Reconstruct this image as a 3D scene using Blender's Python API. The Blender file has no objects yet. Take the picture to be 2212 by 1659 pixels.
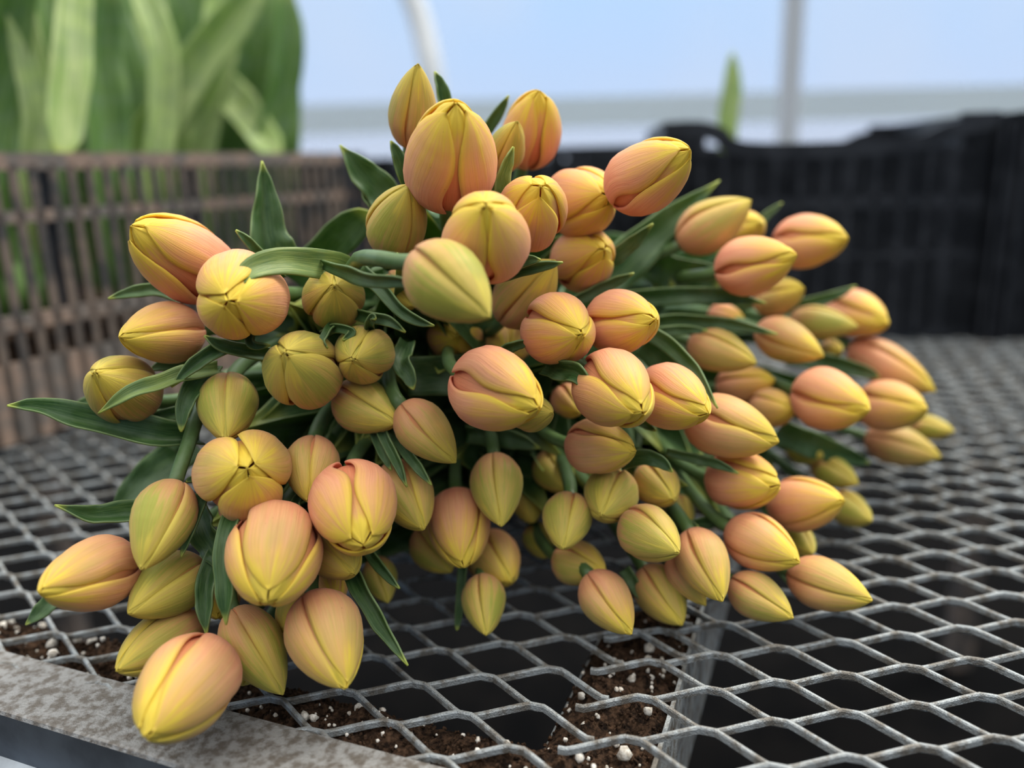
import bpy, math, random
import numpy as np
from mathutils import Vector

# ------------------------------------------------------------------ camera
FPX, PITCH, ROLL, CAM_H = 1789.54, 0.257007, -0.028591, 0.22
cp_, sp_ = math.cos(PITCH), math.sin(PITCH)
cr_, sr_ = math.cos(ROLL), math.sin(ROLL)
EX = np.array([1.0, 0, 0]); EY = np.array([0, sp_, cp_]); FW = np.array([0, cp_, -sp_])
RT = cr_*EX + sr_*EY; UP = cr_*EY - sr_*EX
EYE = np.array([0, 0, CAM_H])
scene = bpy.context.scene
COL = scene.collection
cam_d = bpy.data.cameras.new('camera'); cam = bpy.data.objects.new('camera', cam_d); COL.objects.link(cam)
from mathutils import Matrix
cam.matrix_world = Matrix(((RT[0], UP[0], -FW[0], 0), (RT[1], UP[1], -FW[1], 0), (RT[2], UP[2], -FW[2], CAM_H), (0, 0, 0, 1)))
cam_d.sensor_fit = 'HORIZONTAL'; cam_d.sensor_width = 36.0; cam_d.lens = 36.0*FPX/2212
cam_d.clip_start = 0.01; cam_d.clip_end = 100
cam_d.dof.use_dof = True; cam_d.dof.focus_distance = 0.352; cam_d.dof.aperture_fstop = 3.2
scene.camera = cam

# ------------------------------------------------------------------ light and exposure
scene.view_settings.view_transform = 'Standard'; scene.view_settings.look = 'None'
scene.view_settings.gamma = 1.0; scene.view_settings.use_curve_mapping = False
scene.view_settings.exposure = 0.2
SUN_ELEV, SUN_AZ, SUN_E, SUN_ANG = 56.0, 60.0, 2.4, 16.0   # azimuth clockwise from +y (away from camera)
SKY_TOP = 2.3
w = bpy.data.worlds.new('sky'); scene.world = w; w.use_nodes = True
nt = w.node_tree; nt.nodes.clear()
tc = nt.nodes.new('ShaderNodeTexCoord'); sx = nt.nodes.new('ShaderNodeSeparateXYZ')
rp = nt.nodes.new('ShaderNodeValToRGB'); bg = nt.nodes.new('ShaderNodeBackground'); ow = nt.nodes.new('ShaderNodeOutputWorld')
nt.links.new(tc.outputs['Generated'], sx.inputs[0]); nt.links.new(sx.outputs['Z'], rp.inputs[0])
el = rp.color_ramp.elements
mr = nt.nodes.new('ShaderNodeMapRange'); mr.inputs[1].default_value = -0.25; mr.inputs[2].default_value = 1.0
nt.links.new(sx.outputs['Z'], mr.inputs[0]); nt.links.new(mr.outputs[0], rp.inputs[0])
zr = lambda z: (z+0.25)/1.25
el[0].position = 0.0; el[0].color = (0.05, 0.05, 0.05, 1)
el[1].position = 1.0; el[1].color = (SKY_TOP, SKY_TOP*0.97, SKY_TOP*0.9, 1)
for p_, c_ in ((zr(-.02), (0.10, 0.10, 0.11, 1)), (zr(0.005), (0.50, 0.57, 0.72, 1)), (zr(0.06), (0.44, 0.60, 0.86, 1)), (zr(0.20), (0.34, 0.62, 0.98, 1)), (zr(0.34), (0.6, 0.8, 1.05, 1)), (zr(0.55), (SKY_TOP*.8, SKY_TOP*0.8, SKY_TOP*0.76, 1))):
    e_ = rp.color_ramp.elements.new(p_); e_.color = c_
# sky dimmed low behind the camera for the greenhouse interior, to darken the hollow
def _mr(sock, a, b_, c, d):
    n_ = nt.nodes.new('ShaderNodeMapRange'); n_.interpolation_type = 'SMOOTHSTEP'; nt.links.new(sock, n_.inputs[0])
    for i_, v_ in enumerate((a, b_, c, d)): n_.inputs[i_+1].default_value = v_
    return n_.outputs[0]
mm = nt.nodes.new('ShaderNodeMath'); mm.operation = 'MULTIPLY'
nt.links.new(_mr(sx.outputs['Y'], -0.35, 0.25, 1, 0), mm.inputs[0]); nt.links.new(_mr(sx.outputs['Z'], 0.35, 0.75, 1, 0), mm.inputs[1])
m3 = nt.nodes.new('ShaderNodeMath'); m3.operation = 'MULTIPLY_ADD'; nt.links.new(mm.outputs[0], m3.inputs[0]); m3.inputs[1].default_value = -0.62; m3.inputs[2].default_value = 1.0
nt.links.new(rp.outputs[0], bg.inputs[0]); nt.links.new(m3.outputs[0], bg.inputs[1])
nt.links.new(bg.outputs[0], ow.inputs[0])
sun_d = bpy.data.lights.new('sun', 'SUN'); sun_d.energy = SUN_E; sun_d.angle = math.radians(SUN_ANG); sun_d.color = (1.0, 0.95, 0.84)
sun = bpy.data.objects.new('sun', sun_d); COL.objects.link(sun)
_sv = Vector((math.sin(math.radians(SUN_AZ))*math.cos(math.radians(SUN_ELEV)), math.cos(math.radians(SUN_AZ))*math.cos(math.radians(SUN_ELEV)), math.sin(math.radians(SUN_ELEV))))
sun.rotation_euler = _sv.to_track_quat('Z', 'Y').to_euler()

# ------------------------------------------------------------------ helpers
def at(px, py, d):                       # point d metres in front of the lens plane, seen at a place of the frame
    return EYE + FW*d + RT*((px-1106)*d/FPX) + UP*(-(py-829.5)*d/FPX)
def on_plane(px, py, z=0.0):             # where the sight line meets the level z
    v = FW + RT*((px-1106)/FPX) + UP*(-(py-829.5)/FPX)
    return EYE + v*((z-CAM_H)/v[2])
def unit(v):
    v = np.asarray(v, float); n = np.linalg.norm(v); return v/n if n > 1e-12 else v
def srgb(r, g, b):
    f = lambda c: (c/255/12.92) if c/255 <= 0.04045 else ((c/255+0.055)/1.055)**2.4
    return (f(r), f(g), f(b), 1.0)

def new_mat(name):
    m = bpy.data.materials.new(name); m.use_nodes = True; m.node_tree.nodes.clear(); return m
class NG:
    def __init__(s, m): s.t = m.node_tree
    def n(s, ty, **kw):
        nd = s.t.nodes.new(ty)
        for k, v in kw.items(): setattr(nd, k, v)
        return nd
    def put(s, sock, v):
        if isinstance(v, bpy.types.NodeSocket): s.t.links.new(v, sock)
        elif v is not None: sock.default_value = v
    def math(s, op, a, b=None, c=None, clamp=False):
        nd = s.n('ShaderNodeMath', operation=op); nd.use_clamp = clamp
        for i, v in enumerate((a, b, c)):
            if v is not None: s.put(nd.inputs[i], v)
        return nd.outputs[0]
    def mix(s, f, a, b):
        nd = s.n('ShaderNodeMix', data_type='RGBA'); nd.clamp_factor = True
        s.put(nd.inputs[0], f); s.put(nd.inputs[6], a); s.put(nd.inputs[7], b); return nd.outputs[2]
    def smooth(s, x, lo, hi):
        nd = s.n('ShaderNodeMapRange', interpolation_type='SMOOTHSTEP')
        s.put(nd.inputs[0], x); nd.inputs[1].default_value = lo; nd.inputs[2].default_value = hi; return nd.outputs[0]
    def noise(s, vec, scale, detail=2.0, rough=0.5):
        nd = s.n('ShaderNodeTexNoise'); s.put(nd.inputs['Vector'], vec); nd.inputs['Scale'].default_value = scale
        nd.inputs['Detail'].default_value = detail; nd.inputs['Roughness'].default_value = rough; return nd.outputs[0]
    def out(s, sh):
        o = s.n('ShaderNodeOutputMaterial'); s.t.links.new(sh, o.inputs[0])
def simple_mat(name, col, rough=0.6, metal=0.0, col2=None, nscale=60, bump=0.0, bscale=300, spec=0.5):
    m = new_mat(name); g = NG(m); co = g.n('ShaderNodeTexCoord').outputs['Object']
    b = g.n('ShaderNodeBsdfPrincipled'); b.inputs['Roughness'].default_value = rough; b.inputs['Metallic'].default_value = metal
    b.inputs['Specular IOR Level'].default_value = spec
    if col2 is not None:
        f = g.smooth(g.noise(co, nscale, 5.0, 0.6), 0.4, 0.62); g.put(b.inputs['Base Color'], g.mix(f, col, col2))
    else: b.inputs['Base Color'].default_value = col
    if bump:
        bp = g.n('ShaderNodeBump'); bp.inputs['Strength'].default_value = bump; bp.inputs['Distance'].default_value = 0.0006
        g.put(bp.inputs['Height'], g.noise(co, bscale, 3.0)); g.put(b.inputs['Normal'], bp.outputs[0])
    g.out(b.outputs[0]); return m

# --- petal: colour runs along the petal (u: base to tip) and across it (v), set per flower by its ripeness
def petal_material():
    m = new_mat('petal'); g = NG(m)
    uv = g.n('ShaderNodeUVMap'); sep = g.n('ShaderNodeSeparateXYZ'); g.put(sep.inputs[0], uv.outputs[0])
    v, u = sep.outputs[0], sep.outputs[1]
    def at_(name):
        a = g.n('ShaderNodeAttribute', attribute_type='OBJECT', attribute_name=name); return a.outputs['Fac']
    ripe, inner, seed = at_('ripe'), at_('inner'), at_('seed')
    av = g.math('MULTIPLY', g.math('ABSOLUTE', g.math('SUBTRACT', v, 0.5)), 2.0)      # 0 midrib .. 1 edge
    def vec(a, b):
        c = g.n('ShaderNodeCombineXYZ'); g.put(c.inputs[0], g.math('MULTIPLY', v, a)); g.put(c.inputs[1], g.math('MULTIPLY', u, b)); g.put(c.inputs[2], g.math('MULTIPLY', seed, 37.0)); return c.outputs[0]
    streak = g.noise(vec(14.0, 1.6), 1.0, 4.0, 0.6)
    vein = g.noise(vec(70.0, 2.5), 1.0, 3.0, 0.6)
    blotch = g.noise(vec(3.0, 2.2), 1.0, 2.0, 0.5)
    us = g.math('ADD', u, g.math('ADD', g.math('MULTIPLY', g.math('SUBTRACT', streak, 0.5), 0.7), g.math('MULTIPLY', g.math('SUBTRACT', blotch, 0.5), 0.5)))
    # ripe flower: coral base, peach belly, yellow tip and edge
    coral, peach, apricot, yellow = srgb(240, 158, 126), srgb(250, 186, 142), srgb(250, 200, 112), srgb(252, 224, 80)
    c = g.mix(g.smooth(us, 0.05, 0.55), coral, peach)
    c = g.mix(g.smooth(us, 0.45, 0.84), c, apricot)
    c = g.mix(g.smooth(us, 0.76, 1.0), c, yellow)
    c = g.mix(g.math('MULTIPLY', g.smooth(av, 0.70, 1.0), g.math('MULTIPLY', g.smooth(u, 0.25, 0.75), 0.8)), c, yellow)
    c = g.mix(g.math('MULTIPLY', inner, g.smooth(u, 0.80, 0.90)), c, yellow)
    # young flower: tan flush at the base, a green flame up the middle, lemon tip and edge
    tan, flame, lemon = srgb(222, 170, 118), srgb(180, 184, 76), srgb(234, 216, 96)
    d = g.mix(g.smooth(us, 0.10, 0.60), tan, srgb(220, 196, 100))
    fl = g.math('MULTIPLY', g.smooth(g.math('ADD', g.math('SUBTRACT', 1.0, av), g.math('MULTIPLY', g.math('SUBTRACT', streak, 0.5), 2.2)), 0.2, 0.9), g.smooth(us, 0.16, 0.5))
    d = g.mix(g.math('MULTIPLY', fl, 0.9), d, flame)
    d = g.mix(g.math('MULTIPLY', g.smooth(av, 0.70, 1.0), g.math('MULTIPLY', g.smooth(u, 0.2, 0.6), 0.8)), d, lemon)
    d = g.mix(g.smooth(us, 0.72, 1.0), d, lemon)
    r2 = g.math('ADD', ripe, g.math('MULTIPLY', g.math('SUBTRACT', blotch, 0.5), 0.5), clamp=True)
    c = g.mix(g.smooth(r2, 0.12, 0.82), d, c)
    c = g.mix(g.math('MULTIPLY', inner, g.math('MULTIPLY', g.math('SUBTRACT', 1.0, g.smooth(u, 0.3, 0.85)), 0.6)), c, srgb(238, 140, 96))
    # fine veins, midrib and dust specks
    dark = g.n('ShaderNodeMix', data_type='RGBA', blend_type='MULTIPLY'); g.put(dark.inputs[0], g.math('MULTIPLY', g.smooth(vein, 0.42, 0.62), 0.18)); g.put(dark.inputs[6], c); dark.inputs[7].default_value = (0.72, 0.55, 0.42, 1)
    c = dark.outputs[2]
    rib = g.math('MULTIPLY', g.math('SUBTRACT', 1.0, g.smooth(av, 0.0, 0.035)), 0.16)
    c = g.mix(rib, c, srgb(196, 140, 84))
    sp = g.smooth(g.noise(vec(46.0, 60.0), 1.0, 1.0), 0.80, 0.84)
    c = g.mix(g.math('MULTIPLY', sp, 0.7), c, srgb(60, 42, 26))
    b = g.n('ShaderNodeBsdfPrincipled'); g.put(b.inputs['Base Color'], c); b.inputs['Roughness'].default_value = 0.48
    b.inputs['Specular IOR Level'].default_value = 0.35; b.inputs['Sheen Weight'].default_value = 0.12; b.inputs['Sheen Roughness'].default_value = 0.5
    bp = g.n('ShaderNodeBump'); bp.inputs['Strength'].default_value = 0.5; bp.inputs['Distance'].default_value = 0.0004
    g.put(bp.inputs['Height'], g.math('ADD', vein, g.math('MULTIPLY', streak, 1.5))); g.put(b.inputs['Normal'], bp.outputs[0])
    tr = g.n('ShaderNodeBsdfTranslucent'); g.put(tr.inputs[0], c)
    mx = g.n('ShaderNodeMixShader'); mx.inputs[0].default_value = 0.28
    g.t.links.new(b.outputs[0], mx.inputs[1]); g.t.links.new(tr.outputs[0], mx.inputs[2]); g.out(mx.outputs[0])
    return m

def leaf_material(name, green, light, trans=0.25):
    m = new_mat(name); g = NG(m)
    uv = g.n('ShaderNodeUVMap'); sep = g.n('ShaderNodeSeparateXYZ'); g.put(sep.inputs[0], uv.outputs[0])
    v, u = sep.outputs[0], sep.outputs[1]
    oi = g.n('ShaderNodeObjectInfo').outputs['Random']
    av = g.math('MULTIPLY', g.math('ABSOLUTE', g.math('SUBTRACT', v, 0.5)), 2.0)
    cv = g.n('ShaderNodeCombineXYZ'); g.put(cv.inputs[0], g.math('MULTIPLY', v, 22.0)); g.put(cv.inputs[1], g.math('MULTIPLY', u, 5.0)); g.put(cv.inputs[2], g.math('MULTIPLY', oi, 31.0))
    st = g.noise(cv.outputs[0], 1.0, 4.0, 0.6)
    co = g.n('ShaderNodeTexCoord').outputs['Object']
    bloom = g.noise(co, 55.0, 4.0, 0.6)
    c = g.mix(g.smooth(st, 0.35, 0.7), green, light)
    c = g.mix(g.math('MULTIPLY', g.smooth(bloom, 0.42, 0.66), 0.35), c, srgb(120, 146, 116))
    c = g.mix(g.math('MULTIPLY', g.smooth(av, 0.93, 1.0), 0.35), c, srgb(160, 180, 120))
    c = g.mix(g.smooth(u, 0.88, 1.0), c, srgb(186, 198, 96))
    b = g.n('ShaderNodeBsdfPrincipled'); g.put(b.inputs['Base Color'], c); b.inputs['Roughness'].default_value = 0.42; b.inputs['Specular IOR Level'].default_value = 0.45
    bp = g.n('ShaderNodeBump'); bp.inputs['Strength'].default_value = 0.5; bp.inputs['Distance'].default_value = 0.0005
    g.put(bp.inputs['Height'], st); g.put(b.inputs['Normal'], bp.outputs[0])
    tr = g.n('ShaderNodeBsdfTranslucent'); g.put(tr.inputs[0], g.mix(0.5, c, srgb(150, 190, 40)))
    mx = g.n('ShaderNodeMixShader'); mx.inputs[0].default_value = trans
    g.t.links.new(b.outputs[0], mx.inputs[1]); g.t.links.new(tr.outputs[0], mx.inputs[2]); g.out(mx.outputs[0])
    return m

def soil_material():
    m = new_mat('potting_soil'); g = NG(m); co = g.n('ShaderNodeTexCoord').outputs['Object']
    vo = g.n('ShaderNodeTexVoronoi'); g.put(vo.inputs['Vector'], co); vo.inputs['Scale'].default_value = 420
    n1 = g.noise(co, 260, 6.0, 0.7)
    c = g.mix(g.smooth(n1, 0.35, 0.68), srgb(24, 18, 15), srgb(84, 64, 50))
    b = g.n('ShaderNodeBsdfPrincipled'); g.put(b.inputs['Base Color'], c); b.inputs['Roughness'].default_value = 0.95; b.inputs['Specular IOR Level'].default_value = 0.1
    bp = g.n('ShaderNodeBump'); bp.inputs['Strength'].default_value = 1.0; bp.inputs['Distance'].default_value = 0.0015
    g.put(bp.inputs['Height'], g.math('ADD', n1, vo.outputs['Distance'])); g.put(b.inputs['Normal'], bp.outputs[0]); g.out(b.outputs[0]); return m

def film_material():
    m = new_mat('greenhouse_film'); g = NG(m); co = g.n('ShaderNodeTexCoord').outputs['Object']
    tr = g.n('ShaderNodeBsdfTransparent'); tr.inputs[0].default_value = (0.97, 0.98, 1, 1)
    df = g.n('ShaderNodeBsdfTranslucent'); df.inputs[0].default_value = srgb(226, 232, 244)
    mx = g.n('ShaderNodeMixShader'); g.put(mx.inputs[0], g.math('MULTIPLY_ADD', g.smooth(g.noise(co, 0.9, 2.0), 0.35, 0.7), 0.22, 0.22))
    g.t.links.new(tr.outputs[0], mx.inputs[1]); g.t.links.new(df.outputs[0], mx.inputs[2]); g.out(mx.outputs[0]); return m

M_PETAL = petal_material()
M_LEAF = leaf_material('tulip_leaf', srgb(48, 84, 42), srgb(86, 118, 66))
M_STEM = leaf_material('tulip_stem', srgb(70, 98, 54), srgb(98, 126, 74), 0.05)  # stem green darkened to deepen the shade in the gaps
M_PALELEAF = leaf_material('pale_backlit_leaf', srgb(158, 188, 104), srgb(212, 224, 160), 0.42)  # backlight on the crate blades painted in as a paler green
M_BRIGHTLEAF = leaf_material('pale_tulip_leaf', srgb(112, 140, 76), srgb(160, 176, 104), 0.3)
M_MIDLEAF = leaf_material('mid_tulip_leaf', srgb(74, 118, 50), srgb(130, 164, 84), 0.4)  # darker crate blades, without the painted backlight
M_METAL = simple_mat('galvanised_metal', srgb(160, 166, 170), 0.5, 0.35, srgb(116, 112, 106), 140, 1.0, 1300)
M_TRIM = simple_mat('dirty_aluminium', srgb(150, 150, 150), 0.55, 0.35, srgb(104, 98, 92), 190, 0.8, 900)
M_TRIMFACE = simple_mat('smooth_aluminium', srgb(142, 150, 160), 0.32, 0.75, srgb(118, 124, 132), 20, 0.15, 200)
M_SOIL = soil_material()
M_PERL = simple_mat('perlite', srgb(226, 222, 216), 0.9, 0, srgb(178, 170, 160), 500, 0.6, 1200)
M_BLACK = simple_mat('black_plastic', srgb(26, 28, 34), 0.42, 0, srgb(44, 46, 52), 30)
M_DUSTY = simple_mat('dusty_plastic', srgb(104, 98, 94), 0.75, 0, srgb(142, 120, 106), 34, 0.6, 200)
M_DUSTDARK = simple_mat('dusty_dark_plastic', srgb(60, 58, 58), 0.7, 0, srgb(112, 98, 88), 30)
M_POST = simple_mat('galvanised_pipe', srgb(222, 226, 230), 0.6, 0.0)
def skirt_mat(name, col, veil):                # white woven skirt film: daylight glows through it
    m = new_mat(name); g = NG(m); a = g.n('ShaderNodeBsdfDiffuse'); a.inputs[0].default_value = col
    t_ = g.n('ShaderNodeBsdfTranslucent'); t_.inputs[0].default_value = col; mx = g.n('ShaderNodeMixShader'); mx.inputs[0].default_value = 0.6
    g.t.links.new(a.outputs[0], mx.inputs[1]); g.t.links.new(t_.outputs[0], mx.inputs[2])
    tp = g.n('ShaderNodeBsdfTransparent'); m2 = g.n('ShaderNodeMixShader'); m2.inputs[0].default_value = veil
    g.t.links.new(tp.outputs[0], m2.inputs[1]); g.t.links.new(mx.outputs[0], m2.inputs[2]); g.out(m2.outputs[0]); return m
M_PIPE = simple_mat('weathered_pipe', srgb(204, 209, 216), 0.6, 0.0)
M_BOARD = skirt_mat('white_skirt_film', srgb(238, 242, 252), .25)
M_HIP = skirt_mat('grey_skirt_film', srgb(206, 212, 208), .6)
M_GROUND = simple_mat('shade_dark_floor', srgb(8, 8, 9), 0.95, 0, srgb(14, 13, 13), 12, spec=0.05)  # floor blackened so the mesh holes look shaded underneath
M_FILM = film_material()

def mesh_obj(name, verts, faces, mat, parent=None, loc=None, uvs=None, smooth=True):
    me = bpy.data.meshes.new(name)
    verts = np.asarray(verts, float)
    off = np.zeros(3) if loc is None else np.asarray(loc, float)
    me.from_pydata((verts-off).tolist(), [], faces); me.materials.append(mat)
    if smooth: me.polygons.foreach_set('use_smooth', [True]*len(me.polygons))
    if uvs is not None:
        uvl = me.uv_layers.new(name='UVMap'); idx = np.empty(len(me.loops), int); me.loops.foreach_get('vertex_index', idx)
        uvl.data.foreach_set('uv', np.asarray(uvs, float)[idx].ravel())
    me.update()
    o = bpy.data.objects.new(name, me); COL.objects.link(o)
    if parent is not None: o.parent = parent
    elif loc is not None: o.location = off
    return o
def solid(o, t, off=-1.0):
    md = o.modifiers.new('thickness', 'SOLIDIFY'); md.thickness = t; md.offset = off; return o
def tag(o, label, cat=None, group=None, kind=None):
    if label: o['label'] = label
    if cat: o['category'] = cat
    if group: o['group'] = group
    if kind: o['kind'] = kind
    return o
def empty(name, loc):
    o = bpy.data.objects.new(name, None); COL.objects.link(o); o.location = [float(c) for c in loc]; o.empty_display_size = 0.01; return o
class MB:
    def __init__(s): s.v = []; s.f = []
    def box(s, c, h, ax=None):
        c = np.asarray(c, float); ax = np.eye(3) if ax is None else np.asarray(ax, float); k = len(s.v)
        for dx in (-1, 1):
            for dy in (-1, 1):
                for dz in (-1, 1): s.v.append(c + ax[0]*dx*h[0] + ax[1]*dy*h[1] + ax[2]*dz*h[2])
        for q in ((0, 1, 3, 2), (4, 6, 7, 5), (0, 4, 5, 1), (2, 3, 7, 6), (0, 2, 6, 4), (1, 5, 7, 3)): s.f.append([k+i for i in q])
    def sweep(s, path, sec, upv=(0, 0, 1), closed_ends=True):   # sec: list of (side, up) offsets
        path = np.asarray(path, float); n = len(path); m = len(sec); k = len(s.v)
        tan = np.gradient(path, axis=0)
        for i in range(n):
            t = unit(tan[i]); side = unit(np.cross(t, upv)); up = np.cross(side, t)
            for a, b in sec: s.v.append(path[i] + side*a + up*b)
        for i in range(n-1):
            for j in range(m):
                j2 = (j+1) % m; s.f.append([k+i*m+j, k+i*m+j2, k+(i+1)*m+j2, k+(i+1)*m+j])
        if closed_ends: s.f.append([k+j for j in range(m)][::-1]); s.f.append([k+(n-1)*m+j for j in range(m)])
    def ball(s, c, r, rnd=None, n=6, m=4, sq=(1, 1, 1)):
        k = len(s.v); c = np.asarray(c, float); s.v.append(c+np.array([0, 0, -r*sq[2]]))
        for i in range(1, m):
            th = math.pi*i/m - math.pi/2
            for j in range(n):
                q = 1 + (rnd.uniform(-.25, .25) if rnd else 0); ph = 2*math.pi*j/n
                s.v.append(c + r*q*np.array([sq[0]*math.cos(th)*math.cos(ph), sq[1]*math.cos(th)*math.sin(ph), sq[2]*math.sin(th)]))
        s.v.append(c+np.array([0, 0, r*sq[2]])); e = len(s.v)-1
        for j in range(n):
            j2 = (j+1) % n; s.f.append([k, k+1+j2, k+1+j]); s.f.append([e, e-n+j, e-n+j2])
            for i in range(m-2): a = k+1+i*n; s.f.append([a+j, a+j2, a+n+j2, a+n+j])
    def build(s, name, mat, parent=None, loc=None, smooth=False): return mesh_obj(name, s.v, s.f, mat, parent, loc, None, smooth)

def catmull(P, n):
    P = np.asarray(P, float)
    if len(P) == 2:
        t = np.linspace(0, 1, n)[:, None]; return P[0]*(1-t) + P[1]*t
    Q = np.vstack([2*P[0]-P[1], P, 2*P[-1]-P[-2]]); out = []
    for x in np.linspace(0, len(P)-1, n):
        i = min(int(x), len(P)-2); t = x-i; a, b, c, d = Q[i], Q[i+1], Q[i+2], Q[i+3]
        out.append(0.5*((2*b) + (c-a)*t + (2*a-5*b+4*c-d)*t*t + (3*b-a-3*c+d)*t**3))
    return np.array(out)

# ------------------------------------------------------------------ the setting
def struct(o, label=None): o['kind'] = 'structure'; return o
def quad(name, pts, mat, kind='structure'):
    o = mesh_obj(name, pts, [[0, 1, 2, 3]], mat, smooth=False); o['kind'] = kind; return o
b = MB(); b.box((0, 2.2, -0.83), (6, 4.0, 0.03)); struct(b.build('floor', M_GROUND))
WY = 4.2
b = MB(); b.box((0, WY+0.02, 2.0), (6.0, 0.002, 2.6)); struct(b.build('wall_back', M_FILM))
b = MB(); b.box((0, WY-0.03, -0.02), (6.0, 0.0005, 0.40)); struct(b.build('baseboard_back', M_BOARD))
b = MB(); b.box((0, WY-0.03, 0.46), (6.0, 0.0005, 0.07)); struct(b.build('trim_1', M_HIP))

def pipe(path, r, n=10): 
    b = MB(); b.sweep(catmull(path, 24), [(r*math.cos(2*math.pi*k/n), r*math.sin(2*math.pi*k/n)) for k in range(n)], upv=(0.01, 1, 0.02)); return b
p = [at(1700, y, 2.6) for y in (900, 300, -300)]; p = [np.array([p[1][0], p[1][1], z]) for z in (-0.8, 0.3, 1.2, 2.2)]
tag(pipe(p, 0.034).build('greenhouse_post', M_PIPE, loc=p[0], smooth=True), 'grey upright greenhouse pipe post rising behind the black crates on the right', 'post')
q0 = at(940, 210, 2.9)
p = [(q0[0]+.02, q0[1], -0.8), (q0[0]+.02, q0[1], 0.0), tuple(q0), tuple(at(912, 60, 2.9)), tuple(at(868, -60, 2.9)), tuple(at(800, -190, 2.9)), tuple(at(690, -320, 2.9))]
tag(pipe(p, 0.040).build('greenhouse_hoop', M_POST, loc=p[0], smooth=True), 'pale curved greenhouse hoop behind the topmost tulip, bending left towards the roof', 'greenhouse hoop')

# ------------------------------------------------------------------ the bench of expanded metal
K = CAM_H/0.25
OX, OY, TH, SW, LW, PX_, PY_ = 0.081655*K, 0.325849*K, -0.333786, 0.031273*K, 0.062196*K, 0.025443*K, 0.405821*K
cv = SW*np.array([math.sin(TH), -math.cos(TH)]); lv = LW*np.array([math.cos(TH), math.sin(TH)]); av_ = (lv-cv)/2
lu = unit(lv); cu = unit(cv)
seamA = on_plane(1262, 1580)[:2]; seamB = on_plane(1338, 1420)[:2]; sdir = unit(seamB-seamA)
trimO = [on_plane(0, 1540)[:2], on_plane(390, 1659)[:2]]; tdir = unit(trimO[1]-trimO[0]); tn = np.array([-tdir[1], tdir[0]])
if tn[1] < 0: tn = -tn
bench = empty('greenhouse_bench', (trimO[0][0], trimO[0][1], -0.80))
tag(bench, 'galvanised expanded metal greenhouse bench under the tulips with a dirty aluminium edge', 'bench')
BL = np.array(bench.location)
def side_of_seam(p): return float(np.cross(sdir, p-seamA))        # > 0: left of the seam
def inside_trim(p): return float(np.dot(p-trimO[0], tn))
def mesh_panel(origin, left):
    b = MB(); W2, H2 = 0.00100, 0.0015
    sec = [(-W2, -H2), (W2, -H2), (W2, H2*.6), (W2*.6, H2), (-W2*.6, H2), (-W2, H2*.6)]
    for j in range(-30, 150):
        for i2 in range(-60, 60):                        # one full wave of a strand: node -> peak -> node
            n0 = origin + (i2 + 0.5*(j & 1) + 0.05)*lv - j*0.5*cv
            mid = n0 + lv*0.5
            if not (0.02 < mid[1] < 1.75 and abs(mid[0]) < 0.22 + mid[1]*0.85): continue
            if inside_trim(mid) < 0.012: continue
            s_ = side_of_seam(mid)
            if (left and s_ < -0.002) or (not left and s_ > 0.0): continue
            far = mid[1] > 0.9
            fb = 0.065                                     # half bond length, part of the long pitch
            off = 0.00115
            P = [n0 + cu*(-off), n0 + lu*LW*fb + cu*(-off), n0 + lv*0.5 - cv*0.5 - lu*LW*fb + cu*off, n0 + lv*0.5 - cv*0.5 + cu*off,
                 n0 + lv*0.5 - cv*0.5 + lu*LW*fb + cu*off, n0 + lv - lu*LW*fb + cu*(-off), n0 + lv + cu*(-off)]
            P3 = [np.array([q[0], q[1], -H2 + (0.0010 if k in (2, 3, 4) else -0.0010 if k in (0, 6, 1, 5) else 0)]) for k, q in enumerate(P)]
            if far: b.sweep(P3, sec[:1]+sec[1:3]+sec[4:5], closed_ends=False)
            else:
                path = []
                for k in range(len(P3)-1):
                    path += [P3[k]*0.86+P3[k+1]*0.14 if k else P3[k], P3[k]*0.14+P3[k+1]*0.86]
                path.append(P3[-1]); b.sweep(path, sec)
    return b
mesh_panel(np.array([OX, OY]), False).build('mesh_panel', M_METAL, bench, BL)
mesh_panel(np.array([PX_, PY_]), True).build('mesh_panel', M_METAL, bench, BL)
# aluminium edge: flat top flange, face, lower lip
def prism_along(b, a2, d2, n2, t0, t1, prof):            # prof: (inward, z) polygon swept along the edge
    k = len(b.v); m = len(prof)
    for t in (t0, t1):
        for q, z in prof: b.v.append(np.array([*(a2 + d2*t + n2*q), z]))
    for j in range(m): j2 = (j+1) % m; b.f.append([k+j, k+j2, k+m+j2, k+m+j])
    b.f.append(list(range(k, k+m))[::-1]); b.f.append(list(range(k+m, k+2*m)))
b = MB(); prism_along(b, trimO[0], tdir, tn, -2.2, 1.2, [(0.0, -0.001), (0.0008, 0.0003), (0.002, 0.0006), (0.034, 0.0006), (0.034, -0.0006), (0.0015, -0.0008)])
b.build('edge_flange', M_TRIM, bench, BL)
b = MB(); prism_along(b, trimO[0], tdir, tn, -2.2, 1.2, [(0.0, -0.001), (0.0015, -0.0012), (0.0015, -0.024), (-0.010, -0.030), (-0.0105, -0.032), (-0.0105, -0.045), (-0.012, -0.045), (-0.012, -0.0305), (-0.0115, -0.0285), (0.0, -0.0232)])
b.build('edge_face', M_TRIMFACE, bench, BL)
b = MB(); prism_along(b, trimO[0], tdir, tn, -2.2, 1.2, [(0.010, -0.018), (0.072, -0.018), (0.072, -0.016), (0.012, -0.016), (0.012, -0.003), (0.010, -0.003)])
b.build('edge_ledge', M_TRIM, bench, BL)
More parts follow.
